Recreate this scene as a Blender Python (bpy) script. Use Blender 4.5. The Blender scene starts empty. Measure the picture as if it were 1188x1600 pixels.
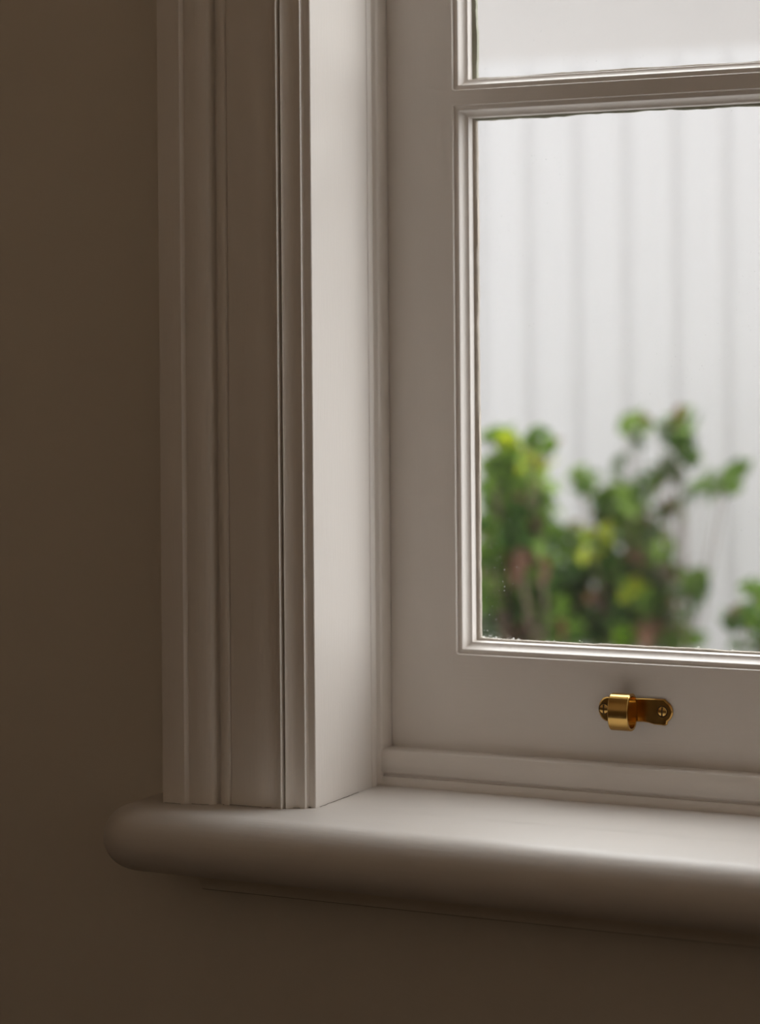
import bpy, bmesh, math, random
from mathutils import Vector, Matrix, Euler

# ---------------------------------------------------------------- camera
# X runs along the window wall, Y points outdoors, Z is up; the top of the sill is Z = 0.
scene = bpy.context.scene
C = scene.collection
YAW, ROLL = math.radians(26.2993), 0.0079
cam_d = bpy.data.cameras.new('camera')
cam = bpy.data.objects.new('camera', cam_d)
C.objects.link(cam)
scene.camera = cam
cam_d.sensor_fit = 'VERTICAL'
cam_d.sensor_height = 36.0
cam_d.sensor_width = 36.0
cam_d.lens = 85.0
cam_d.shift_x = 0.00127
cam_d.shift_y = -0.16024
cam_d.clip_start = 0.05
cam_d.clip_end = 200
rt = Vector((math.cos(YAW), math.sin(YAW), 0))
fw = Vector((-math.sin(YAW), math.cos(YAW), 0))
up = Vector((0, 0, 1))
cr = rt * math.cos(ROLL) - up * math.sin(ROLL)
cu = rt * math.sin(ROLL) + up * math.cos(ROLL)
m = Matrix((cr, cu, -fw)).transposed().to_4x4()
m.translation = Vector((0.9427, -1.7873, 0.3832))
cam.matrix_world = m
cam_d.dof.use_dof = True
cam_d.dof.focus_distance = 2.02
cam_d.dof.aperture_fstop = 3.1

# ---------------------------------------------------------------- sky, exposure
world = bpy.data.worlds.new('overcast_sky')
scene.world = world
world.use_nodes = True
bg = world.node_tree.nodes['Background']
bg.inputs['Color'].default_value = (0.97, 0.985, 1.0, 1)
bg.inputs['Strength'].default_value = 1.0
vs = scene.view_settings
vs.view_transform = 'Standard'
vs.look = 'None'
vs.gamma = 1.0
vs.use_curve_mapping = False
vs.exposure = 2.45
scene.cycles.caustics_reflective = False
scene.cycles.caustics_refractive = False

# dimensions of the window (metres)
W, H = 0.56, 2.105            # clear opening between the linings
WALL_Y, OUT_Y = 0.008, 0.235 # room face and outdoor face of the wall
FLOOR, CEIL = -0.75, 2.28
RX0, RX1, RY0 = -1.1, 2.2, -2.4
Q0, Q1 = 0.98, 2.0          # second window, added out of view further right to light the room
SASH_Y = 0.132

def portal(name, loc, sx, sy, rot):
    l = bpy.data.lights.new(name, 'AREA')
    l.shape = 'RECTANGLE'; l.size = sx; l.size_y = sy
    l.cycles.is_portal = True
    o = bpy.data.objects.new(name, l); C.objects.link(o)
    o.location = loc; o.rotation_euler = rot
    return o
portal('window_portal', (W / 2, 0.25, H / 2), W, H, (math.radians(-90), 0, 0))
portal('added_window_portal', ((Q0 + Q1) / 2, 0.25, H / 2), Q1 - Q0, H, (math.radians(-90), 0, 0))  # portal for the added second window

# ---------------------------------------------------------------- helpers
def tag(o, label=None, cat=None, kind=None, group=None):
    if label: o['label'] = label
    if cat: o['category'] = cat
    if kind: o['kind'] = kind
    if group: o['group'] = group
    return o

def empty(name, loc=(0, 0, 0), parent=None):
    o = bpy.data.objects.new(name, None)
    o.empty_display_size = 0.05
    C.objects.link(o)
    o.location = loc
    if parent: o.parent = parent
    return o

def link(name, bm, mat, parent=None, sharp=35, loc=(0, 0, 0)):
    bmesh.ops.remove_doubles(bm, verts=bm.verts, dist=1e-6)
    bmesh.ops.recalc_face_normals(bm, faces=bm.faces)
    me = bpy.data.meshes.new(name)
    bm.to_mesh(me); bm.free()
    for p in me.polygons: p.use_smooth = True
    me.set_sharp_from_angle(angle=math.radians(sharp))
    if mat: me.materials.append(mat)
    o = bpy.data.objects.new(name, me)
    C.objects.link(o)
    o.location = loc
    if parent: o.parent = parent
    return o

def box(bm, x0, x1, y0, y1, z0, z1, bev=0.0):
    v = [bm.verts.new(p) for p in ((x0,y0,z0),(x1,y0,z0),(x1,y1,z0),(x0,y1,z0),(x0,y0,z1),(x1,y0,z1),(x1,y1,z1),(x0,y1,z1))]
    fs = [bm.faces.new([v[i] for i in q]) for q in ((0,3,2,1),(4,5,6,7),(0,1,5,4),(1,2,6,5),(2,3,7,6),(3,0,4,7))]
    if bev:
        es = set(e for f in fs for e in f.edges)
        bmesh.ops.bevel(bm, geom=list(es), offset=bev, segments=2, affect='EDGES', profile=0.5)
    return v

def bxo(name, mat, dims, parent=None, bev=0.0):
    bm = bmesh.new(); box(bm, *dims, bev=bev)
    return link(name, bm, mat, parent)

def sweep(bm, rings, closed_ring=False, closed_path=False, caps=True):
    """rings: list of lists of points (same count) -> quads between neighbours"""
    V = [[bm.verts.new(p) for p in r] for r in rings]
    n = len(V[0]); k = len(V)
    for i in range(k if closed_path else k - 1):
        a, b = V[i], V[(i + 1) % k]
        for j in range(n if closed_ring else n - 1):
            j2 = (j + 1) % n
            bm.faces.new((a[j], a[j2], b[j2], b[j]))
    if caps and not closed_path:
        bm.faces.new(V[0]); bm.faces.new(list(reversed(V[-1])))
    return V

def tube(bm, pts, radii, seg=7):
    rings = []
    pts = [Vector(p) for p in pts]
    for i, p in enumerate(pts):
        d = (pts[min(i + 1, len(pts) - 1)] - pts[max(i - 1, 0)])
        if d.length < 1e-9: d = Vector((0, 0, 1))
        d.normalize()
        a = d.orthogonal().normalized(); b = d.cross(a)
        if i and rings:
            a0 = (rings[-1][0] - pts[i - 1]); a = (a0 - d * a0.dot(d)).normalized(); b = d.cross(a)
        rings.append([p + (a * math.cos(t) + b * math.sin(t)) * radii[i] for t in [2 * math.pi * s / seg for s in range(seg)]])
    sweep(bm, rings, closed_ring=True)

# ---------------------------------------------------------------- materials
def new_mat(name):
    mt = bpy.data.materials.new(name); mt.use_nodes = True
    nt = mt.node_tree
    return mt, nt, nt.nodes['Principled BSDF']

def paint(name, col, rough=0.4, bump=0.05, scale=60, stretch=(1, 1, 1), var=0.03, spec=0.5, dist=0.002, coarse=0.0):
    mt, nt, b = new_mat(name)
    N, L = nt.nodes, nt.links
    b.inputs['Roughness'].default_value = rough
    b.inputs['Specular IOR Level'].default_value = spec
    tc = N.new('ShaderNodeTexCoord'); mp = N.new('ShaderNodeMapping')
    mp.inputs['Scale'].default_value = stretch
    L.new(tc.outputs['Object'], mp.inputs['Vector'])
    n1 = N.new('ShaderNodeTexNoise'); n1.inputs['Scale'].default_value = scale; n1.inputs['Detail'].default_value = 4
    L.new(mp.outputs['Vector'], n1.inputs['Vector'])
    n2 = N.new('ShaderNodeTexNoise'); n2.inputs['Scale'].default_value = 6; n2.inputs['Detail'].default_value = 3
    L.new(tc.outputs['Object'], n2.inputs['Vector'])
    mr = N.new('ShaderNodeMapRange'); mr.inputs['To Min'].default_value = 1 - var; mr.inputs['To Max'].default_value = 1 + var
    L.new(n2.outputs['Fac'], mr.inputs['Value'])
    mx = N.new('ShaderNodeVectorMath'); mx.operation = 'SCALE'
    mx.inputs[0].default_value = col
    L.new(mr.outputs['Result'], mx.inputs['Scale'])
    L.new(mx.outputs['Vector'], b.inputs['Base Color'])
    bp = N.new('ShaderNodeBump'); bp.inputs['Strength'].default_value = bump; bp.inputs['Distance'].default_value = dist
    L.new(n1.outputs['Fac'], bp.inputs['Height'])
    if coarse:
        bp2 = N.new('ShaderNodeBump'); bp2.inputs['Strength'].default_value = coarse; bp2.inputs['Distance'].default_value = 0.004
        L.new(n2.outputs['Fac'], bp2.inputs['Height']); L.new(bp2.outputs['Normal'], bp.inputs['Normal'])
    L.new(bp.outputs['Normal'], b.inputs['Normal'])
    return mt

TRIM_COL = (0.83, 0.775, 0.725)
M = {}
M['trim_v'] = paint('trim_paint_vertical_brush', TRIM_COL, 0.46, 0.10, 90, (6, 6, 0.35))
M['trim_h'] = paint('trim_paint_horizontal_brush', TRIM_COL, 0.46, 0.10, 90, (0.35, 6, 6))
M['sill'] = paint('sill_paint', (0.72, 0.67, 0.625), 0.42, 0.10, 70, (0.4, 4, 4), coarse=0.05, spec=0.3)
M['wall'] = paint('wall_paint', (0.77, 0.705, 0.615), 0.7, 0.18, 220, var=0.02, spec=0.3, dist=0.001, coarse=0.08)
M['room'] = paint('room_paint', (0.84, 0.70, 0.55), 0.8, 0.1, 200, spec=0.3)
M['ceiling'] = paint('ceiling_paint', (0.78, 0.65, 0.51), 0.8, 0.1, 200, spec=0.3)
M['floor'] = paint('oak_floor', (0.07, 0.045, 0.028), 0.45, 0.1, 14, (1, 12, 1), var=0.2)
M['timber'] = paint('added_dark_timber', (0.16, 0.10, 0.06), 0.5, 0.1, 20, (6, 6, 0.5), var=0.2)
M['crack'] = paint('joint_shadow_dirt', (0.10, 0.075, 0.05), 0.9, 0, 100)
M['fence'] = paint('fence_paint', (0.66, 0.645, 0.64), 0.8, 0.1, 40, (4, 4, 0.4), var=0.02)
M['render'] = paint('cream_render', (0.595, 0.57, 0.55), 0.9, 0.2, 80)
M['facade'] = paint('grey_render', (0.42, 0.42, 0.43), 0.9, 0.2, 30)
M['roof'] = paint('terracotta', (0.42, 0.16, 0.10), 0.8, 0.2, 20)
M['ground'] = paint('pale_gravel', (0.36, 0.355, 0.35), 0.95, 0.6, 60, var=0.15)
M['bark'] = paint('bark', (0.22, 0.15, 0.11), 0.9, 0.5, 80, var=0.2)
M['putty_tan'] = paint('tan_putty', (0.52, 0.46, 0.39), 0.8, 0.6, 400, var=0.2, dist=0.001)
M['putty'] = paint('old_putty', (0.36, 0.36, 0.28), 0.8, 0.6, 400, var=0.35, dist=0.001)

mt, nt, b = new_mat('brass')
b.inputs['Base Color'].default_value = (0.70, 0.44, 0.14, 1)
b.inputs['Metallic'].default_value = 1; b.inputs['Roughness'].default_value = 0.16
nn = nt.nodes.new('ShaderNodeTexNoise'); nn.inputs['Scale'].default_value = 160; nn.inputs['Detail'].default_value = 3
tcn = nt.nodes.new('ShaderNodeTexCoord'); nt.links.new(tcn.outputs['Object'], nn.inputs['Vector'])
rr = nt.nodes.new('ShaderNodeMapRange'); rr.inputs['To Min'].default_value = 0.10; rr.inputs['To Max'].default_value = 0.26
nt.links.new(nn.outputs['Fac'], rr.inputs['Value']); nt.links.new(rr.outputs['Result'], b.inputs['Roughness'])
M['brass'] = mt
mt, nt, b = new_mat('brass_tarnish')
b.inputs['Base Color'].default_value = (0.09, 0.05, 0.02, 1); b.inputs['Metallic'].default_value = 0.6; b.inputs['Roughness'].default_value = 0.6
M['tarnish'] = mt

def leaf_mat(name, col):
    mt, nt, b = new_mat(name)
    N, L = nt.nodes, nt.links
    b.inputs['Base Color'].default_value = (*col, 1)
    b.inputs['Roughness'].default_value = 0.55
    b.inputs['Specular IOR Level'].default_value = 0.2
    tr = N.new('ShaderNodeBsdfTranslucent'); tr.inputs['Color'].default_value = (min(1, col[0] * 1.5), min(1, col[1] * 1.5), col[2], 1)
    mx = N.new('ShaderNodeMixShader'); mx.inputs['Fac'].default_value = 0.35
    L.new(b.outputs['BSDF'], mx.inputs[1]); L.new(tr.outputs['BSDF'], mx.inputs[2])
    L.new(mx.outputs['Shader'], N['Material Output'].inputs['Surface'])
    return mt
LEAF = {
    'd': leaf_mat('leaf_dark_green', (0.045, 0.095, 0.018)),
    'm': leaf_mat('leaf_mid_green', (0.11, 0.19, 0.028)),
    'l': leaf_mat('leaf_light_green', (0.20, 0.30, 0.07)),
    'b': leaf_mat('leaf_fresh_green', (0.20, 0.36, 0.02)),
    'y': leaf_mat('leaf_yellow_green', (0.40, 0.45, 0.03)),
    'r': leaf_mat('leaf_reddish', (0.20, 0.105, 0.07)),
    'g': leaf_mat('leaf_grey_green', (0.12, 0.165, 0.10)),
}

def glass_mat():
    mt = bpy.data.materials.new('dusty_window_glass'); mt.use_nodes = True
    nt = mt.node_tree; N, L = nt.nodes, nt.links
    N.remove(N['Principled BSDF'])
    tr = N.new('ShaderNodeBsdfTransparent'); tr.inputs['Color'].default_value = (0.985, 0.99, 0.985, 1)
    gl = N.new('ShaderNodeBsdfGlossy'); gl.inputs['Roughness'].default_value = 0.0
    fr = N.new('ShaderNodeFresnel'); fr.inputs['IOR'].default_value = 1.45
    # the thin sheet reflects once, on the face the ray meets first
    ge = N.new('ShaderNodeNewGeometry'); ff = N.new('ShaderNodeMath'); ff.operation = 'SUBTRACT'; ff.inputs[0].default_value = 1.0
    L.new(ge.outputs['Backfacing'], ff.inputs[1])
    fm = N.new('ShaderNodeMath'); fm.operation = 'MULTIPLY'; L.new(fr.outputs['Fac'], fm.inputs[0]); L.new(ff.outputs['Value'], fm.inputs[1])
    m1 = N.new('ShaderNodeMixShader'); L.new(fm.outputs['Value'], m1.inputs['Fac'])
    L.new(tr.outputs['BSDF'], m1.inputs[1]); L.new(gl.outputs['BSDF'], m1.inputs[2])
    # dust and dried drops: small flecks of pale dirt on the pane
    tc = N.new('ShaderNodeTexCoord')
    vo = N.new('ShaderNodeTexVoronoi'); vo.inputs['Scale'].default_value = 300
    L.new(tc.outputs['Object'], vo.inputs['Vector'])
    sp = N.new('ShaderNodeSeparateColor'); L.new(vo.outputs['Color'], sp.inputs['Color'])
    rad = N.new('ShaderNodeMath'); rad.operation = 'MULTIPLY'; rad.inputs[1].default_value = 0.10
    L.new(sp.outputs['Red'], rad.inputs[0])
    lt = N.new('ShaderNodeMath'); lt.operation = 'LESS_THAN'
    L.new(vo.outputs['Distance'], lt.inputs[0]); L.new(rad.outputs['Value'], lt.inputs[1])
    no = N.new('ShaderNodeTexNoise'); no.inputs['Scale'].default_value = 9; no.inputs['Detail'].default_value = 3
    L.new(tc.outputs['Object'], no.inputs['Vector'])
    nr = N.new('ShaderNodeMapRange'); nr.inputs['From Min'].default_value = 0.44; nr.inputs['From Max'].default_value = 0.62
    nr.inputs['To Max'].default_value = 0.75
    L.new(no.outputs['Fac'], nr.inputs['Value'])
    mu = N.new('ShaderNodeMath'); mu.operation = 'MULTIPLY'
    L.new(lt.outputs['Value'], mu.inputs[0]); L.new(nr.outputs['Result'], mu.inputs[1])
    # splashes of old paint left along the foot of the lowest pane
    sx = N.new('ShaderNodeSeparateXYZ'); L.new(tc.outputs['Object'], sx.inputs['Vector'])
    fz = N.new('ShaderNodeMapRange'); fz.inputs['From Min'].default_value = 0.1265; fz.inputs['From Max'].default_value = 0.1335
    fz.inputs['To Min'].default_value = 0.34; fz.inputs['To Max'].default_value = 0.0
    L.new(sx.outputs['Z'], fz.inputs['Value'])
    fx = N.new('ShaderNodeMapRange'); fx.inputs['From Min'].default_value = 0.078; fx.inputs['From Max'].default_value = 0.135
    fx.inputs['To Min'].default_value = 0.0; fx.inputs['To Max'].default_value = 0.16
    L.new(sx.outputs['X'], fx.inputs['Value'])
    sn = N.new('ShaderNodeTexNoise'); sn.inputs['Scale'].default_value = 420; sn.inputs['Detail'].default_value = 3
    L.new(tc.outputs['Object'], sn.inputs['Vector'])
    s1 = N.new('ShaderNodeMath'); s1.operation = 'ADD'; L.new(sn.outputs['Fac'], s1.inputs[0]); L.new(fz.outputs['Result'], s1.inputs[1])
    s2 = N.new('ShaderNodeMath'); s2.operation = 'SUBTRACT'; L.new(s1.outputs['Value'], s2.inputs[0]); L.new(fx.outputs['Result'], s2.inputs[1])
    s3 = N.new('ShaderNodeMapRange'); s3.inputs['From Min'].default_value = 0.72; s3.inputs['From Max'].default_value = 0.80; s3.inputs['To Max'].default_value = 0.5
    L.new(s2.outputs['Value'], s3.inputs['Value'])
    s4 = N.new('ShaderNodeMath'); s4.operation = 'MAXIMUM'; L.new(mu.outputs['Value'], s4.inputs[0]); L.new(s3.outputs['Result'], s4.inputs[1])
    # faint overall film
    ad = N.new('ShaderNodeMath'); ad.operation = 'ADD'; ad.inputs[1].default_value = 0.004; ad.use_clamp = True
    L.new(s4.outputs['Value'], ad.inputs[0])
    di = N.new('ShaderNodeBsdfTranslucent'); di.inputs['Color'].default_value = (0.8, 0.78, 0.74, 1)
    m2 = N.new('ShaderNodeMixShader'); L.new(ad.outputs['Value'], m2.inputs['Fac'])
    L.new(m1.outputs['Shader'], m2.inputs[1]); L.new(di.outputs['BSDF'], m2.inputs[2])
    L.new(m2.outputs['Shader'], N['Material Output'].inputs['Surface'])
    return mt
M['glass'] = glass_mat()

# ---------------------------------------------------------------- room shell
JT = 0.022                       # thickness of the window linings
def wall_with_holes():
    bm = bmesh.new()
    xs = [RX0 - 0.2, -JT, W + JT, Q0 - JT, Q1 + JT, RX1 + 0.2]; zs = [FLOOR - 0.25, -0.035, H + JT, CEIL + 0.2]
    for i in range(5):
        for k in range(3):
            if i in (1, 3) and k == 1: continue
            for y in (WALL_Y, OUT_Y):
                bm.faces.new([bm.verts.new(p) for p in ((xs[i], y, zs[k]), (xs[i+1], y, zs[k]), (xs[i+1], y, zs[k+1]), (xs[i], y, zs[k+1]))])
    def ring(x0, x1, z0, z1):
        c = ((x0, z0), (x1, z0), (x1, z1), (x0, z1))
        for (p, q) in zip(c, c[1:] + c[:1]):
            bm.faces.new([bm.verts.new(v) for v in ((p[0], WALL_Y, p[1]), (q[0], WALL_Y, q[1]), (q[0], OUT_Y, q[1]), (p[0], OUT_Y, p[1]))])
    ring(xs[1], xs[2], zs[1], zs[2]); ring(xs[3], xs[4], zs[1], zs[2]); ring(xs[0], xs[5], zs[0], zs[3])
    return bm
tag(link('wall_front', wall_with_holes(), M['wall']), 'dark taupe painted plaster wall around the window', 'wall', 'structure')
tag(bxo('wall_left', M['room'], (RX0 - 0.2, RX0, RY0, WALL_Y, FLOOR, CEIL)), 'taupe side wall of the room left of the window', 'wall', 'structure')
tag(bxo('wall_right', M['room'], (RX1, RX1 + 0.2, RY0, WALL_Y, FLOOR, CEIL)), 'taupe side wall of the room right of the window', 'wall', 'structure')
tag(bxo('wall_back', M['room'], (RX0 - 0.2, RX1 + 0.2, RY0 - 0.2, RY0, FLOOR - 0.25, CEIL + 0.2)), 'taupe wall of the room facing the window', 'wall', 'structure')
tag(bxo('floor', M['floor'], (RX0 - 0.2, RX1 + 0.2, RY0, WALL_Y, FLOOR - 0.2, FLOOR)), 'brown oak floor of the dim room', 'floor', 'structure')
tag(bxo('ceiling', M['ceiling'], (RX0 - 0.2, RX1 + 0.2, RY0, WALL_Y, CEIL, CEIL + 0.2)), 'cream ceiling of the dim room', 'ceiling', 'structure')

tag(bxo('trim_6', M['timber'], (RX0, RX0 + 0.02, RY0 + 0.02, WALL_Y, FLOOR, 0.08)), 'added unseen dark wainscot along the left wall of the room', 'absorber', 'structure')  # dark panels added out of view to cut light bouncing up from below
tag(bxo('trim_7', M['timber'], (RX1 - 0.02, RX1, RY0 + 0.02, WALL_Y, FLOOR, 0.08)), 'added unseen dark wainscot along the right wall of the room', 'absorber', 'structure')
tag(bxo('trim_8', M['timber'], (RX0, RX1, RY0, RY0 + 0.02, FLOOR, 0.08)), 'added unseen dark wainscot along the wall facing the window', 'absorber', 'structure')

# ---------------------------------------------------------------- architrave (casing) round the opening
CAS = [(-0.1298,-0.036),(-0.1092,-0.036),(-0.1086,-0.0357),(-0.1073,-0.0316),(-0.1067,-0.0310),(-0.1010,-0.0318),(-0.0960,-0.0312),(-0.0905,-0.0297),(-0.0873,-0.0278),
       (-0.0852,-0.0252),(-0.0845,-0.0218),(-0.0832,-0.0196),(-0.0818,-0.0192),(-0.0812,-0.0212),(-0.0804,-0.0226),(-0.0785,-0.0238),(-0.0762,-0.0245),(-0.0738,-0.0243),(-0.0722,-0.0234),(-0.0717,-0.0208),(-0.0709,-0.0207),(-0.0704,-0.0217),
       (-0.0500,-0.0216),(-0.0430,-0.0212),(-0.0380,-0.0198),(-0.0340,-0.0178),(-0.0312,-0.0170),(-0.0290,-0.0177),(-0.0266,-0.0200),(-0.0250,-0.0213),(-0.0241,-0.0213),(-0.0236,-0.0204),(-0.0233,-0.0156),(-0.0227,-0.0150),(-0.0220,-0.0153),(-0.0217,-0.0175),(-0.0213,-0.0185),(-0.0209,-0.0186),(-0.0202,-0.0173),(-0.0192,-0.0160),(-0.0181,-0.0147),(-0.0170,-0.0136),(-0.0158,-0.0127),(-0.0145,-0.0121),(-0.0132,-0.0117),(-0.0119,-0.0114),(-0.0105,-0.0113),(-0.0091,-0.0112),(-0.0077,-0.0112),(-0.0074,-0.0112),(-0.0068,-0.0107),(-0.0066,-0.0062),(-0.0060,-0.0055),(-0.0006,-0.0052),(0.0,-0.0045)]
CAS_C = [(-0.1298, WALL_Y)] + CAS + [(0.0, WALL_Y)]
bm = bmesh.new(); sweep(bm, [[(x, y, 0.0) for x, y in CAS_C], [(x, y, H - x) for x, y in CAS_C]])
tag(link('trim_1', bm, M['trim_v'], sharp=40), 'moulded white window architrave left of the jamb, standing on the sill', 'architrave', 'structure')
bm = bmesh.new(); sweep(bm, [[(W - x, y, 0.0) for x, y in CAS_C], [(W - x, y, H - x) for x, y in CAS_C]])
tag(link('trim_2', bm, M['trim_v'], sharp=40), 'moulded white window architrave on the far right of the window', 'architrave', 'structure')
bm = bmesh.new(); sweep(bm, [[(x, y, H - x) for x, y in CAS_C], [(W - x, y, H - x) for x, y in CAS_C]])
tag(link('trim_3', bm, M['trim_h'], sharp=40), 'moulded white architrave across the head of the window', 'architrave', 'structure')

# ---------------------------------------------------------------- sill board with bullnose and rounded horns
SR = 0.026
def plan_ring(inset, z, x0, x1, yf, yb, rc, n=10):
    r = rc - inset
    a, b2, c = x0 + inset, x1 - inset, yf + inset
    pts = [(a, yb, z)]
    for i in range(n + 1):
        t = math.pi + (math.pi / 2) * i / n
        pts.append((a + r + r * math.cos(t), c + r + r * math.sin(t), z))
    for i in range(n + 1):
        t = 1.5 * math.pi + (math.pi / 2) * i / n
        pts.append((b2 - r + r * math.cos(t), c + r + r * math.sin(t), z))
    pts.append((b2, yb, z))
    return pts
SX0, SX1, SYF = -0.176, W + 0.176, -0.090
rings = []
for i in range(19):
    t = math.pi / 2 - math.pi * i / 18
    rings.append(plan_ring(SR * (1 - math.cos(t)), -SR + SR * math.sin(t), SX0, SX1, SYF, WALL_Y, 0.046))
bm = bmesh.new()
V = sweep(bm, rings, caps=False)
bm.faces.new(V[0]); bm.faces.new(list(reversed(V[-1])))
bm.faces.new([r[0] for r in V]); bm.faces.new([r[-1] for r in reversed(V)])
sill = tag(link('trim_4', bm, M['sill'], sharp=50), 'painted window sill board with a fat rounded bullnose edge', 'window sill', 'structure')
bxo('reveal_board', M['sill'], (0.0, W, WALL_Y - 0.0005, 0.20, -0.034, 0.0), sill)
# hairline cracks where the paint has opened along the joints
def crack(name, pts, w, z, amp, seed, parent):
    rnd = random.Random(seed); bm = bmesh.new()
    pts = [Vector((*p, z)) for p in pts]; out = []
    for i in range(len(pts) - 1):
        a, c = pts[i], pts[i + 1]; n = max(2, int((c - a).length / 0.003)); d = (c - a).normalized(); s = Vector((-d.y, d.x, 0))
        for k in range(n):
            p = a.lerp(c, k / n) + s * rnd.uniform(-amp, amp)
            out.append((p, s, w * rnd.uniform(0.3, 1.0)))
    sweep(bm, [[p - s * ww, p - s * ww * 0.4 + Vector((0, 0, 0.0002)), p + s * ww * 0.4 + Vector((0, 0, 0.0002)), p + s * ww] for p, s, ww in out], caps=False)
    return link(name, bm, M['crack'], parent)
crack('joint_crack_shade', [(0.0012, -0.001), (0.0014, 0.04), (0.001, 0.075)], 0.00045, 0.0003, 0.0005, 3, sill)
crack('joint_crack_shade', [(-0.128, -0.0364), (-0.109, -0.0364)], 0.0004, 0.0003, 0.0003, 4, sill)
crack('joint_crack_shade', [(-0.104, -0.0322), (-0.090, -0.0302), (-0.084, -0.0225)], 0.0006, 0.0003, 0.0004, 5, sill)
crack('joint_crack_shade', [(-0.078, -0.0246), (-0.07, -0.0222), (-0.044, -0.0216), (-0.032, -0.0178)], 0.0006, 0.0003, 0.0005, 6, sill)
crack('joint_crack_shade', [(-0.018, -0.0136), (-0.007, -0.0116)], 0.0005, 0.0003, 0.0003, 7, sill)
crack('joint_crack_shade', [(-0.006, -0.0062), (-0.0015, -0.0058)], 0.0012, 0.0003, 0.0003, 8, sill)

# bed moulding under the sill
APR = [(0.008, -0.0520), (-0.030, -0.0520), (-0.030, -0.0560), (-0.0250, -0.0585), (-0.0175, -0.0622), (-0.0110, -0.0668), (-0.0068, -0.0715), (-0.0045, -0.0750), (-0.0040, -0.0774), (0.008, -0.0774)]
bm = bmesh.new(); sweep(bm, [[(-0.1115, y, z) for y, z in APR], [(W + 0.1115, y, z) for y, z in APR]])
tag(link('trim_5', bm, M['wall'], sharp=40), 'slim curved bed moulding on the wall directly beneath the sill', 'moulding', 'structure')

bxo('joint_crack_shade', M['crack'], (-0.1112, W + 0.1112, -0.0032, 0.008, -0.0779, -0.0773), sill)  # dark strip painted in for the shadow gap and caulk dirt

# ---------------------------------------------------------------- the sash window
win = tag(empty('window_1', (0, 0, 0)), 'white painted sash window with clear panes and a brass lift', 'window', 'structure')
bxo('jamb_lining', M['trim_v'], (-JT, 0.0, WALL_Y, OUT_Y, -0.002, H + JT), win)
bxo('jamb_lining', M['trim_v'], (W, W + JT, WALL_Y, OUT_Y, -0.002, H + JT), win)
bxo('head_lining', M['trim_h'], (0, W, WALL_Y, OUT_Y, H, H + JT), win)
# staff beads that hold the sash: (offset from the lining, Y)
VB = [(-0.001, 0.0998), (0.0004, 0.1000), (0.0012, 0.1018), (0.0016, 0.1052), (0.0014, 0.1062), (0.0003, 0.1068), (0.0002, 0.1094), (0.0014, 0.1106), (0.0026, 0.1114), (0.0037, 0.1124), (0.0042, 0.1142), (0.0042, 0.1315), (-0.001, 0.1315)]
bm = bmesh.new(); sweep(bm, [[(x, y, 0) for x, y in VB], [(x, y, H) for x, y in VB]])
link('staff_bead', bm, M['trim_v'], win)
bm = bmesh.new(); sweep(bm, [[(W - x, y, 0) for x, y in VB], [(W - x, y, H) for x, y in VB]])
link('staff_bead', bm, M['trim_v'], win)
HB = [(0.116, -0.001), (0.1118, 0.0), (0.1118, 0.0042), (0.1125, 0.0080), (0.1155, 0.0083), (0.1158, 0.0095), (0.1128, 0.0112), (0.1119, 0.0125), (0.1119, 0.0300), (0.1124, 0.0310), (0.1136, 0.0315), (0.1315, 0.0315), (0.1315, -0.001)]
bm = bmesh.new(); sweep(bm, [[(0.0, y, z) for y, z in HB], [(W, y, z) for y, z in HB]])
link('sill_bead', bm, M['trim_h'], win)
bm = bmesh.new(); sweep(bm, [[(0.0, y, H - z) for y, z in HB], [(W, y, H - z) for y, z in HB]])
link('head_bead', bm, M['trim_h'], win)

sash = empty('sash', (0, 0, 0), win)
AX0, AX1 = 0.0675, W - 0.0675
BACK = 0.172
rows = [(0.1155, 0.5942), (0.6070, 1.0857), (1.0985, 1.5772), (1.5900, 2.0600)]
cols = [(AX0, AX1)]
bxo('stile', M['trim_v'], (0.0045, AX0, SASH_Y, BACK, 0.0, H - 0.003), sash)
bxo('stile', M['trim_v'], (AX1, W - 0.0045, SASH_Y, BACK, 0.0, H - 0.003), sash)
bxo('bottom_rail', M['trim_h'], (AX0, AX1, SASH_Y, BACK, 0.0, rows[0][0]), sash)
bxo('top_rail', M['trim_h'], (AX0, AX1, SASH_Y, BACK, rows[3][1], H - 0.003), sash)
bxo('glazing_bar', M['trim_h'], (AX0, AX1, SASH_Y, BACK, rows[0][1], rows[1][0]), sash)
bxo('glazing_bar', M['trim_h'], (AX0, AX1, SASH_Y, BACK, rows[1][1], rows[2][0]), sash)
bxo('glazing_bar', M['trim_h'], (AX0, AX1, SASH_Y, BACK, rows[2][1], rows[3][0]), sash)

def rect_ring(u, y, x0, x1, z0, z1, r0=0.0026, n=5):
    r = max(0.00012, r0 - u) if u >= 0 else r0
    a, b2, c, d = x0 + u, x1 - u, z0 + u, z1 - u
    pts = []
    for cx_, cz_, t0 in ((a + r, c + r, math.pi), (b2 - r, c + r, 1.5 * math.pi), (b2 - r, d - r, 0.0), (a + r, d - r, 0.5 * math.pi)):
        for i in range(n + 1):
            t = t0 + (math.pi / 2) * i / n
            pts.append((cx_ + r * math.cos(t), y, cz_ + r * math.sin(t)))
    return pts
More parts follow.
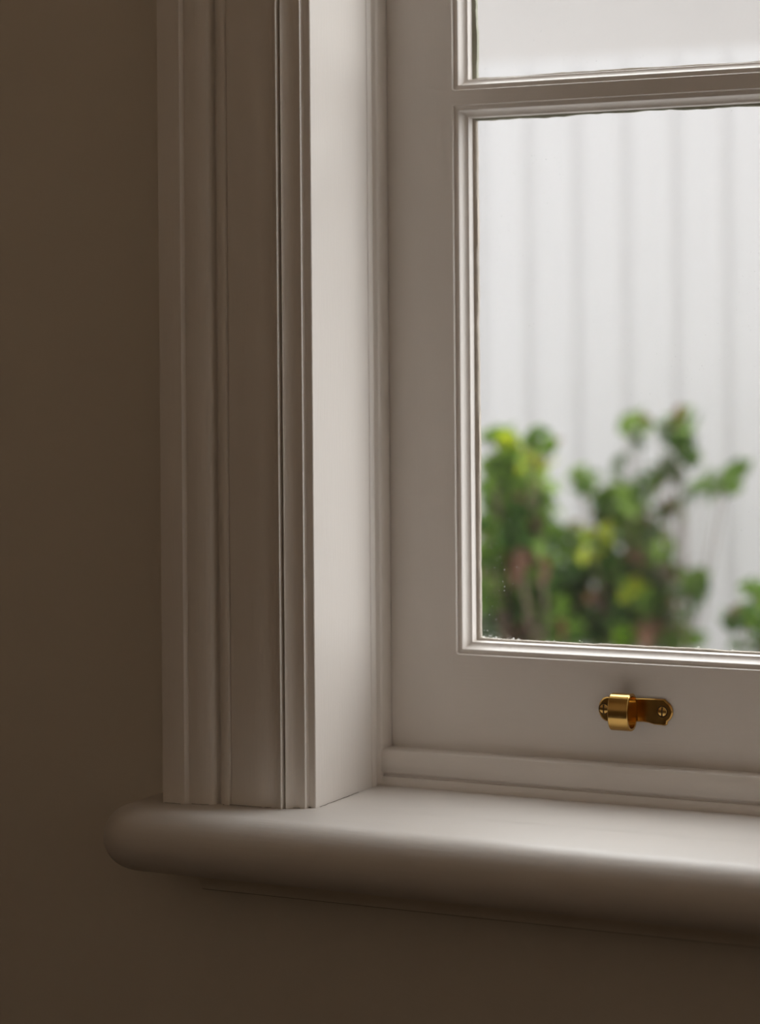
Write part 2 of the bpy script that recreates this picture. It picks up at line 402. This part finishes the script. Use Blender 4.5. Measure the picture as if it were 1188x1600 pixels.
# (inset from the arris, Y): quirk, flat, lamb's-tongue, fillet, glass rebate
GM = [(-0.0022, SASH_Y + 0.0002), (-0.0002, SASH_Y - 0.0002), (0.0004, SASH_Y + 0.0004), (0.0008, SASH_Y + 0.0022), (0.0042, SASH_Y + 0.0024), (0.0046, SASH_Y + 0.0028), (0.0052, SASH_Y + 0.0058),
      (0.0062, SASH_Y + 0.0088), (0.0076, SASH_Y + 0.0108), (0.0092, SASH_Y + 0.0118), (0.0098, SASH_Y + 0.0120), (0.0101, SASH_Y + 0.0127), (0.0106, SASH_Y + 0.0215), (0.0107, SASH_Y + 0.0250)]
GLASS_Y = SASH_Y + 0.0212
GX = 0.0107
def putty_strip(name, a, c, inward, w, amp, seed, mat='putty'):
    """uneven putty line along the glass edge from a to c (x, z); inward = unit (x, z) towards the glass"""
    rnd = random.Random(seed); bm = bmesh.new()
    n = max(4, int(math.hypot(c[0] - a[0], c[1] - a[1]) / 0.006)); rg = []; ph = [rnd.uniform(0, 6.28) for _ in range(4)]
    for k in range(n + 1):
        t = k / n; x = a[0] + (c[0] - a[0]) * t; z = a[1] + (c[1] - a[1]) * t
        s = t * math.hypot(c[0] - a[0], c[1] - a[1])
        ww = w + amp * (0.5 * math.sin(s * 31 + ph[0]) + 0.35 * math.sin(s * 97 + ph[1]) + 0.35 * rnd.uniform(-1, 1))
        ww = max(0.0002, ww)
        f = lambda u, y: (x + inward[0] * u, y, z + inward[1] * u)
        rg.append([f(-0.002, GLASS_Y - 0.0012), f(ww * 0.5, GLASS_Y - 0.0010), f(ww, GLASS_Y - 0.0001), f(ww, GLASS_Y + 0.004), f(-0.002, GLASS_Y + 0.004)])
    sweep(bm, rg, closed_ring=True)
    return link(name, bm, M[mat], sash, sharp=60)
for i, (z0, z1), (GX0, GX1) in [(i_, r_, c_) for i_, r_ in enumerate(rows) for c_ in cols]:
    bm = bmesh.new()
    sweep(bm, [rect_ring(u, y, GX0, GX1, z0, z1) for u, y in GM], closed_ring=True, caps=False)
    link('glazing_moulding', bm, M['trim_h'], sash, sharp=40)
    bxo('pane', M['glass'], (GX0 + 0.009, GX1 - 0.009, GLASS_Y, GLASS_Y + 0.003, z0 + 0.009, z1 - 0.009), sash)
    a0, a1, b0, b1 = GX0 + GX, GX1 - GX, z0 + GX, z1 - GX
    putty_strip('putty_line', (a0, b0), (a0, b1), (1, 0), 0.0030 if i == 0 else 0.0042, 0.0006 if i == 0 else 0.0013, 11 + i, 'putty_tan' if i == 0 else 'putty')
    putty_strip('putty_line', (a1, b0), (a1, b1), (-1, 0), 0.0020, 0.0006, 21 + i)
    putty_strip('putty_line', (a0, b1), (a1, b1), (0, -1), 0.0014, 0.0010, 31 + i)
    putty_strip('putty_line', (a0, b0), (a1, b0), (0, 1), 0.0016, 0.0006, 41 + i, 'putty_tan')

# second window, added out of view on the right to brighten the room
win2 = tag(empty('added_window_2', (Q0, 0, 0)), 'wide white window added out of view further right to light the room', 'window', 'structure')
QW = Q1 - Q0
for dims in ((-JT, 0, WALL_Y, OUT_Y, -0.03, H + JT), (QW, QW + JT, WALL_Y, OUT_Y, -0.03, H + JT), (0, QW, WALL_Y, OUT_Y, H, H + JT), (0, QW, -0.05, OUT_Y, -0.034, 0.0)):
    bxo('lining', M['trim_v'], dims, win2)
for x0, x1 in ((0.0, 0.06), (QW - 0.06, QW), (QW / 2 - 0.01, QW / 2 + 0.01)):
    bxo('stile', M['trim_v'], (x0, x1, SASH_Y, BACK, 0.0, H), win2)
for z0, z1 in ((0.0, 0.12), (0.70, 0.72), (1.38, 1.40), (H - 0.06, H)):
    bxo('rail', M['trim_h'], (0.06, QW - 0.06, SASH_Y + 0.002, BACK - 0.002, z0, z1), win2)
bxo('pane', M['glass'], (0.05, QW - 0.05, GLASS_Y, GLASS_Y + 0.003, 0.11, H - 0.05), win2)
for sgn, x0 in ((1, 0.0), (-1, QW)):
    bm = bmesh.new(); sweep(bm, [[(x0 + sgn * x, y, 0.0) for x, y in CAS_C], [(x0 + sgn * x, y, H - x) for x, y in CAS_C]])
    link('architrave', bm, M['trim_v'], win2, sharp=40)

# brass lift on the bottom rail
lift = tag(empty('sash_lift', (0, 0, 0), win), 'polished brass finger lift screwed to the bottom rail')
PZ = 0.0766; PT = SASH_Y - 0.0024
outline = []
for i in range(13):                                       # rounded left end
    t = math.pi / 2 + math.pi * i / 12
    outline.append((0.2085 + 0.0084 * math.cos(t), PZ - 0.0003 + 0.0104 * math.sin(t)))
outline += [(0.2140, PZ - 0.0104), (0.2330, PZ - 0.0096), (0.2400, PZ - 0.0092), (0.2450, PZ - 0.0097), (0.2500, PZ - 0.0108), (0.2590, PZ - 0.0112), (0.2612, PZ - 0.0104)]
for i in range(9):
    t = -math.pi / 3 + (2 * math.pi / 3) * i / 8
    outline.append((0.2568 + 0.0094 * math.cos(t), PZ + 0.0004 + 0.0096 * math.sin(t)))
outline += [(0.2590, PZ + 0.0108), (0.2500, PZ + 0.0108), (0.2400, PZ + 0.0106), (0.2330, PZ + 0.0104), (0.2140, PZ + 0.0101)]
cx_ = sum(p[0] for p in outline) / len(outline)
bm = bmesh.new()
def scl(k): return [(p[0] + (-k if p[0] > cx_ else k) * min(1, abs(p[0] - cx_) / 0.02), p[1] + (-k if p[1] > PZ else k)) for p in outline]
sweep(bm, [[(x, SASH_Y + 0.0005, z) for x, z in outline], [(x, PT + 0.0009, z) for x, z in outline], [(x, PT, z) for x, z in scl(0.0009)]], closed_ring=True)
link('back_plate', bm, M['brass'], lift, sharp=30)
# the finger hook: a band bent into a ring, axis along the rail
RXA, RXB, RC = 0.2172, 0.2348, (0.1185, PZ)
bm = bmesh.new(); rg = []
NS = 40
for i in range(NS):
    t = 2 * math.pi * i / NS
    ry, rz = 0.0125, 0.0157
    e = 0.85
    def se(v): return math.copysign(abs(v) ** e, v)
    oy, oz = RC[0] + ry * se(math.cos(t)), RC[1] + rz * se(math.sin(t))
    iy, iz = RC[0] + (ry - 0.0022) * se(math.cos(t)), RC[1] + (rz - 0.0022) * se(math.sin(t))
    oy = min(oy, PT + 0.0004); iy = min(iy, PT - 0.0004)
    q = 0.0005
    oyi, ozi = oy + (iy - oy) * 0.2, oz + (iz - oz) * 0.2
    rg.append([(RXA, oyi, ozi), (RXA + q, oy, oz), (RXB - q, oy, oz), (RXB, oyi, ozi), (RXB, iy, iz), (RXA, iy, iz)])
sweep(bm, rg, closed_ring=True, closed_path=True, caps=False)
link('finger_hook', bm, M['brass'], lift, sharp=40)
for sx, rot in ((0.2053, 0.0), (0.2574, 0.05)):
    bm = bmesh.new()
    R_ = 0.0040
    prof = [(R_, 0.0003), (R_, -0.0004), (R_ * 0.93, -0.0008), (R_ * 0.6, -0.00115), (R_ * 0.25, -0.0013)]
    sweep(bm, [[(r * math.cos(2 * math.pi * s / 28), y, r * math.sin(2 * math.pi * s / 28)) for s in range(28)] for r, y in prof], closed_ring=True)
    n0 = len(bm.faces)
    box(bm, -0.0006, 0.0006, -0.00136, -0.0002, -R_ * 0.93, R_ * 0.93)      # the dark slot
    for k, fc in enumerate(bm.faces):
        if k >= n0: fc.material_index = 1
    o = link('screw', bm, M['brass'], lift, sharp=30, loc=(sx, PT, PZ + (-0.0002 if sx < 0.22 else 0.0006)))
    o.rotation_euler = (0, rot, 0)
    o.data.materials.append(M['tarnish'])
    bm = bmesh.new()
    sweep(bm, [[(r * math.cos(2 * math.pi * s / 28), y, r * math.sin(2 * math.pi * s / 28)) for s in range(28)] for r, y in ((0.0049, 0.0), (0.0048, -0.00025), (0.0040, -0.00025))], closed_ring=True, caps=False)
    link('countersink_rim', bm, M['tarnish'], lift, sharp=30, loc=o.location)

# ---------------------------------------------------------------- outdoors
GZ = -1.0
bm = bmesh.new(); box(bm, -12, 12, OUT_Y, 14, GZ - 0.1, GZ)
tag(link('ground', bm, M['ground']), 'pale gravel strip between the house and the fence', 'ground', 'structure')

EAVE = 5.2  # unseen eaves raised this high to keep sky light off the fence
own = tag(empty('wall_outside', (0, OUT_Y, EAVE)), 'grey rendered outside wall of the house, with unseen high eaves added to shade the fence', 'wall', 'structure')
bxo('shade_soffit', M['facade'], (-6, 7, 0, 0.45, 0, 0.03), own)
bxo('fascia', M['facade'], (-6, 7, 0.45, 0.48, -0.02, 0.18), own)
for x0, x1, z0, z1 in ((-6, -0.1, GZ, EAVE), (W + 0.1, Q0 - 0.1, GZ, EAVE), (Q1 + 0.1, 7, GZ, EAVE), (-0.1, W + 0.1, H + 0.06, EAVE), (-0.1, W + 0.1, GZ, -0.06), (Q0 - 0.1, Q1 + 0.1, H + 0.06, EAVE), (Q0 - 0.1, Q1 + 0.1, GZ, -0.06)):
    bxo('cladding', M['facade'], (x0, x1, 0.0, 0.02, z0 - EAVE, z1 - EAVE), own)

FY, FT, PITCH = 2.60, 0.945, 0.1014
fence = tag(empty('board_fence', (-0.589, FY, GZ)), 'white fence of upright boards behind the green shrubs', 'fence')
bm = bmesh.new(); w = PITCH / 2 - 0.0004
FPROF = [(-w, 0.022), (-w, 0.0042), (-w + 0.0120, 0.0042), (-w + 0.0140, 0.0), (w - 0.0140, 0.0), (w - 0.0120, 0.0042), (w, 0.0042), (w, 0.022)]
sweep(bm, [[(x, y, 0.02) for x, y in FPROF], [(x, y, FT - GZ) for x, y in FPROF]], closed_ring=True)
board = link('board', bm, M['fence'], fence)
for k in range(-24, 31):
    o = board if k == -24 else board.copy()
    if k != -24: C.objects.link(o)
    o.location = (PITCH / 2 + PITCH * k, 0, 0)
bxo('rail', M['fence'], (-2.5, 3.1, 0.022, 0.062, 0.35, 0.44), fence)
bxo('rail', M['fence'], (-2.5, 3.1, 0.022, 0.062, 1.55, 1.64), fence)
for k in range(4):
    bxo('post', M['fence'], (-2.4 + 1.75 * k, -2.3 + 1.75 * k, 0.062, 0.162, 0.0, 1.85), fence)

house = tag(empty('neighbour_house', (-1.5, 5.2, GZ)), 'pale cream rendered house wall showing above the white fence', 'house')
bxo('wall', M['render'], (-6, 7, 0, 4, 0, 3.3), house)
bxo('shade_soffit', M['render'], (-6.3, 7.3, -1.2, 0, 3.2, 3.23), house)  # deep unseen overhang added to shade the cream wall
bxo('gutter', M['roof'], (-6.4, 7.4, -1.32, -1.2, 3.18, 3.30), house, bev=0.01)
bm = bmesh.new()
sweep(bm, [[(x, y, z) for y, z in ((-1.25, 3.28), (2, 4.1), (5.2, 3.28), (5.2, 3.23), (-1.25, 3.23))] for x in (-6.3, 7.3)], closed_ring=True)
link('roof', bm, M['roof'], house)

# shrubs: clusters of leaves (x, y, z, spread, colour) on branching stems
CLA = [(-0.631,1.798,0.234,0.012,'m'),(-0.544,1.777,0.235,0.013,'d'),(-0.607,1.823,0.209,0.022,'y'),(-0.559,1.785,0.205,0.016,'y'),(-0.611,1.771,0.189,0.02,'m'),(-0.639,1.824,0.154,0.024,'m'),(-0.63,1.907,0.15,0.025,'l'),(-0.583,1.888,0.131,0.018,'l'),(-0.656,1.882,0.118,0.024,'m'),(-0.575,1.796,0.109,0.024,'d'),(-0.574,1.846,0.098,0.014,'d'),(-0.626,1.804,0.084,0.026,'m'),(-0.585,1.788,0.074,0.024,'d'),(-0.628,1.777,0.038,0.024,'m'),(-0.579,1.794,0.03,0.018,'r'),(-0.655,1.908,0.001,0.025,'d'),(-0.653,1.893,-0.038,0.018,'r'),(-0.669,1.889,-0.071,0.025,'d'),(-0.613,1.888,-0.085,0.022,'r'),(-0.643,1.791,-0.02,0.02,'m'),(-0.652,1.81,-0.078,0.02,'g'),(-0.599,1.86,-0.033,0.024,'d'),(-0.576,1.877,-0.066,0.024,'m')]
CLB = [(-0.756,2.327,-0.003,0.025,'b'),(-0.719,2.331,0.034,0.02,'m'),(-0.634,2.204,0.14,0.013,'m'),(-0.676,2.287,0.148,0.01,'l'),(-0.623,2.297,0.117,0.022,'m'),(-0.613,2.271,0.084,0.022,'d'),(-0.551,2.218,0.112,0.022,'l'),(-0.583,2.266,0.078,0.02,'m'),(-0.616,2.204,0.033,0.022,'y'),(-0.602,2.34,0.037,0.025,'b'),(-0.569,2.328,0.039,0.02,'l'),(-0.655,2.278,-0.022,0.029,'d'),(-0.583,2.238,-0.008,0.026,'d'),(-0.582,2.335,-0.016,0.027,'d'),(-0.704,2.282,-0.033,0.029,'d'),(-0.769,2.331,-0.085,0.02,'b'),(-0.713,2.326,-0.091,0.029,'d'),(-0.624,2.271,-0.074,0.027,'r'),(-0.562,2.256,-0.05,0.02,'y'),(-0.536,2.286,-0.032,0.02,'g'),(-0.582,2.259,-0.097,0.029,'d'),(-0.524,2.216,-0.073,0.019,'d'),(-0.566,2.239,-0.125,0.017,'b'),(-0.663,2.32,-0.134,0.029,'d'),(-0.671,2.197,-0.125,0.026,'d'),(-0.513,2.197,-0.12,0.015,'r'),(-0.501,2.29,-0.139,0.015,'m'),(-0.454,2.235,-0.132,0.013,'m'),(-0.721,2.276,-0.056,0.027,'m'),(-0.75,2.265,-0.033,0.022,'m'),(-0.555,2.245,0.244,0.011,'l'),(-0.606,2.35,0.247,0.008,'m'),(-0.566,2.221,0.181,0.013,'g'),(-0.541,2.256,0.211,0.016,'g'),(-0.49,2.222,0.228,0.017,'g'),(-0.482,2.291,0.249,0.013,'m'),(-0.471,2.234,0.221,0.018,'d'),(-0.46,2.247,0.201,0.016,'d'),(-0.508,2.31,0.174,0.016,'g'),(-0.509,2.241,0.149,0.016,'d'),(-0.483,2.279,0.143,0.013,'g'),(-0.524,2.335,0.088,0.015,'d'),(-0.435,2.206,0.124,0.013,'g'),(-0.404,2.2,0.136,0.015,'d'),(-0.38,2.227,0.145,0.015,'m'),(-0.396,2.312,0.158,0.01,'m'),(-0.522,2.288,0.052,0.012,'g'),(-0.496,2.228,0.018,0.013,'l'),(-0.445,2.243,-0.038,0.017,'m'),(-0.464,2.218,-0.049,0.015,'g'),(-0.441,2.263,-0.066,0.016,'g'),(-0.432,2.197,-0.084,0.013,'g'),(-0.509,2.302,-0.094,0.013,'g')]
CLC = [(-0.234,1.923,-0.005,0.016,'m'),(-0.272,1.933,-0.059,0.014,'d'),(-0.24,1.898,-0.053,0.014,'d'),(-0.223,1.934,-0.029,0.016,'m'),(-0.172,1.783,-0.046,0.019,'d'),(-0.216,1.826,-0.085,0.013,'g'),(-0.218,1.935,-0.096,0.02,'d'),(-0.192,1.904,-0.029,0.019,'m'),(-0.166,1.846,-0.06,0.023,'d')]

def leaf_mesh(key, wide):
    bm = bmesh.new(); rg = []
    for t, w_ in ((0.0, 0.015), (0.12, 0.08), (0.35, 0.21 * wide), (0.6, 0.235 * wide), (0.82, 0.15 * wide), (1.0, 0.008)):
        droop = -0.12 * t * t
        rg.append([(-w_, t, droop + w_ * 0.35), (0, t, droop), (w_, t, droop + w_ * 0.35)])
    sweep(bm, rg, caps=False)
    me = bpy.data.meshes.new('leaf_' + key); bmesh.ops.recalc_face_normals(bm, faces=bm.faces); bm.to_mesh(me); bm.free()
    for p in me.polygons: p.use_smooth = True
    me.materials.append(LEAF[key])
    return me
LM = {k: leaf_mesh(k, 1.15 if k in 'yb' else 1.0) for k in LEAF}
def leaf_rot(rnd, out):
    d = (out + Vector((rnd.gauss(0, 0.7), rnd.gauss(0, 0.7), rnd.gauss(0.25, 0.6)))).normalized()
    q = d.to_track_quat('Y', 'Z')
    return (q.to_matrix() @ Matrix.Rotation(rnd.uniform(-1.0, 1.0), 3, 'Y')).to_euler()
def shrub(name, label, base, clusters, seed, fill, dens, ll):
    rnd = random.Random(seed)
    root = tag(empty(name, base), label, 'shrub', group='shrubs along the white fence')
    B0 = Vector(base)
    # stems
    bm = bmesh.new()
    forks = []
    for k in range(4):
        c = [Vector(c_[:3]) for c_ in clusters if hash_k(c_, 4) == k] or [Vector(clusters[0][:3])]
        m_ = sum(c, Vector()) / len(c) - B0
        f1 = Vector((m_.x * 0.5 + rnd.uniform(-.03, .03), m_.y * 0.5, 0.45)); f2 = Vector((m_.x * 0.85, m_.y + 0.05, m_.z - 0.48))
        tube(bm, [(rnd.uniform(-.02, .02), rnd.uniform(-.02, .02), -0.02), f1, f2], [0.008, 0.006, 0.004])
        forks.append(f2)
    for c_ in clusters:
        p = Vector(c_[:3]) - B0; f2 = forks[hash_k(c_, 4)]
        mid = f2.lerp(p, 0.6) + Vector((rnd.uniform(-.02, .02), 0.06 + rnd.uniform(-.02, .02), -0.03))
        tube(bm, [f2, mid, p, p + (p - mid).normalized() * 0.02], [0.0024, 0.0018, 0.0013, 0.0008], 6)
    link('stems', bm, M['bark'], root)
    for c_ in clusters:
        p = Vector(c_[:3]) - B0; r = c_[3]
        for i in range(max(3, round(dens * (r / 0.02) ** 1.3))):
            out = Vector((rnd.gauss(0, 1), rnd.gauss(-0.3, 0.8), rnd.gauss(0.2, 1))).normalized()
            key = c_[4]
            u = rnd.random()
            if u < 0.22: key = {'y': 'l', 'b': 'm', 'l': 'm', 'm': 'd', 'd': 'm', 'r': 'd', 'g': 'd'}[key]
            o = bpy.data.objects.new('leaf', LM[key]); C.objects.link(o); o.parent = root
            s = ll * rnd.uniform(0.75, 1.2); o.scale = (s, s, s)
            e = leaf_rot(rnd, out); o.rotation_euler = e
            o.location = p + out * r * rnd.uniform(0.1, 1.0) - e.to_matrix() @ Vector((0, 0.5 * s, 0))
    # leaves deep inside and low down, too many to pick apart
    bm = bmesh.new()
    src = LM['d']
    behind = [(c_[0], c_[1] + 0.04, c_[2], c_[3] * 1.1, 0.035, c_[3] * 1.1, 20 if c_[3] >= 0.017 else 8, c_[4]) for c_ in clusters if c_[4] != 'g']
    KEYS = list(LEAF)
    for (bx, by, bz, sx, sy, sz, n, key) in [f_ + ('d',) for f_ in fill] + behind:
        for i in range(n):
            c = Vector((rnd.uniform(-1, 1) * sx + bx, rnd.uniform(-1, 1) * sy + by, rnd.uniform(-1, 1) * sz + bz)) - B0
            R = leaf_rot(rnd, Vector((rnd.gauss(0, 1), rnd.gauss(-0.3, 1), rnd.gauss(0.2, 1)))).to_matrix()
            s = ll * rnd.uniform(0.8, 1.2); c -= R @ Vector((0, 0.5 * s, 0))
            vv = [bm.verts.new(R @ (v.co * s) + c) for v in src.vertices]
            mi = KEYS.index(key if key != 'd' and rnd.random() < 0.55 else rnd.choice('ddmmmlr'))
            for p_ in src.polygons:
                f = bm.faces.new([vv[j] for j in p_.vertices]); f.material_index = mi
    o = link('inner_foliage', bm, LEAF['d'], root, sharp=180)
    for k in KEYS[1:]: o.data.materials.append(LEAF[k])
    o['kind'] = 'stuff'
    return root
def hash_k(c_, n):
    return int(abs(c_[0] * 7 + c_[2] * 3) * 10) % n
shrub('leafy_shrub', 'dense bushy shrub at the left edge of the glass with yellow green top', (-0.625, 1.86, GZ), CLA, 1,
      [(-0.655, 1.93, -0.03, 0.080, 0.05, 0.130, 280), (-0.645, 1.86, -0.48, 0.12, 0.11, 0.36, 260)], 6.0, 0.048)
shrub('leafy_shrub', 'loose green shrub in the middle with one tall sparse sprig', (-0.548, 2.29, GZ), CLB, 2,
      [(-0.615, 2.37, -0.090, 0.100, 0.03, 0.075, 330), (-0.571, 2.29, -0.50, 0.12, 0.11, 0.32, 260)], 5.2, 0.046)
shrub('leafy_shrub', 'small green shrub cut off by the right edge of the picture', (-0.149, 1.88, GZ), CLC, 3,
      [(-0.12, 1.88, -0.46, 0.10, 0.11, 0.32, 160)], 4.6, 0.047)
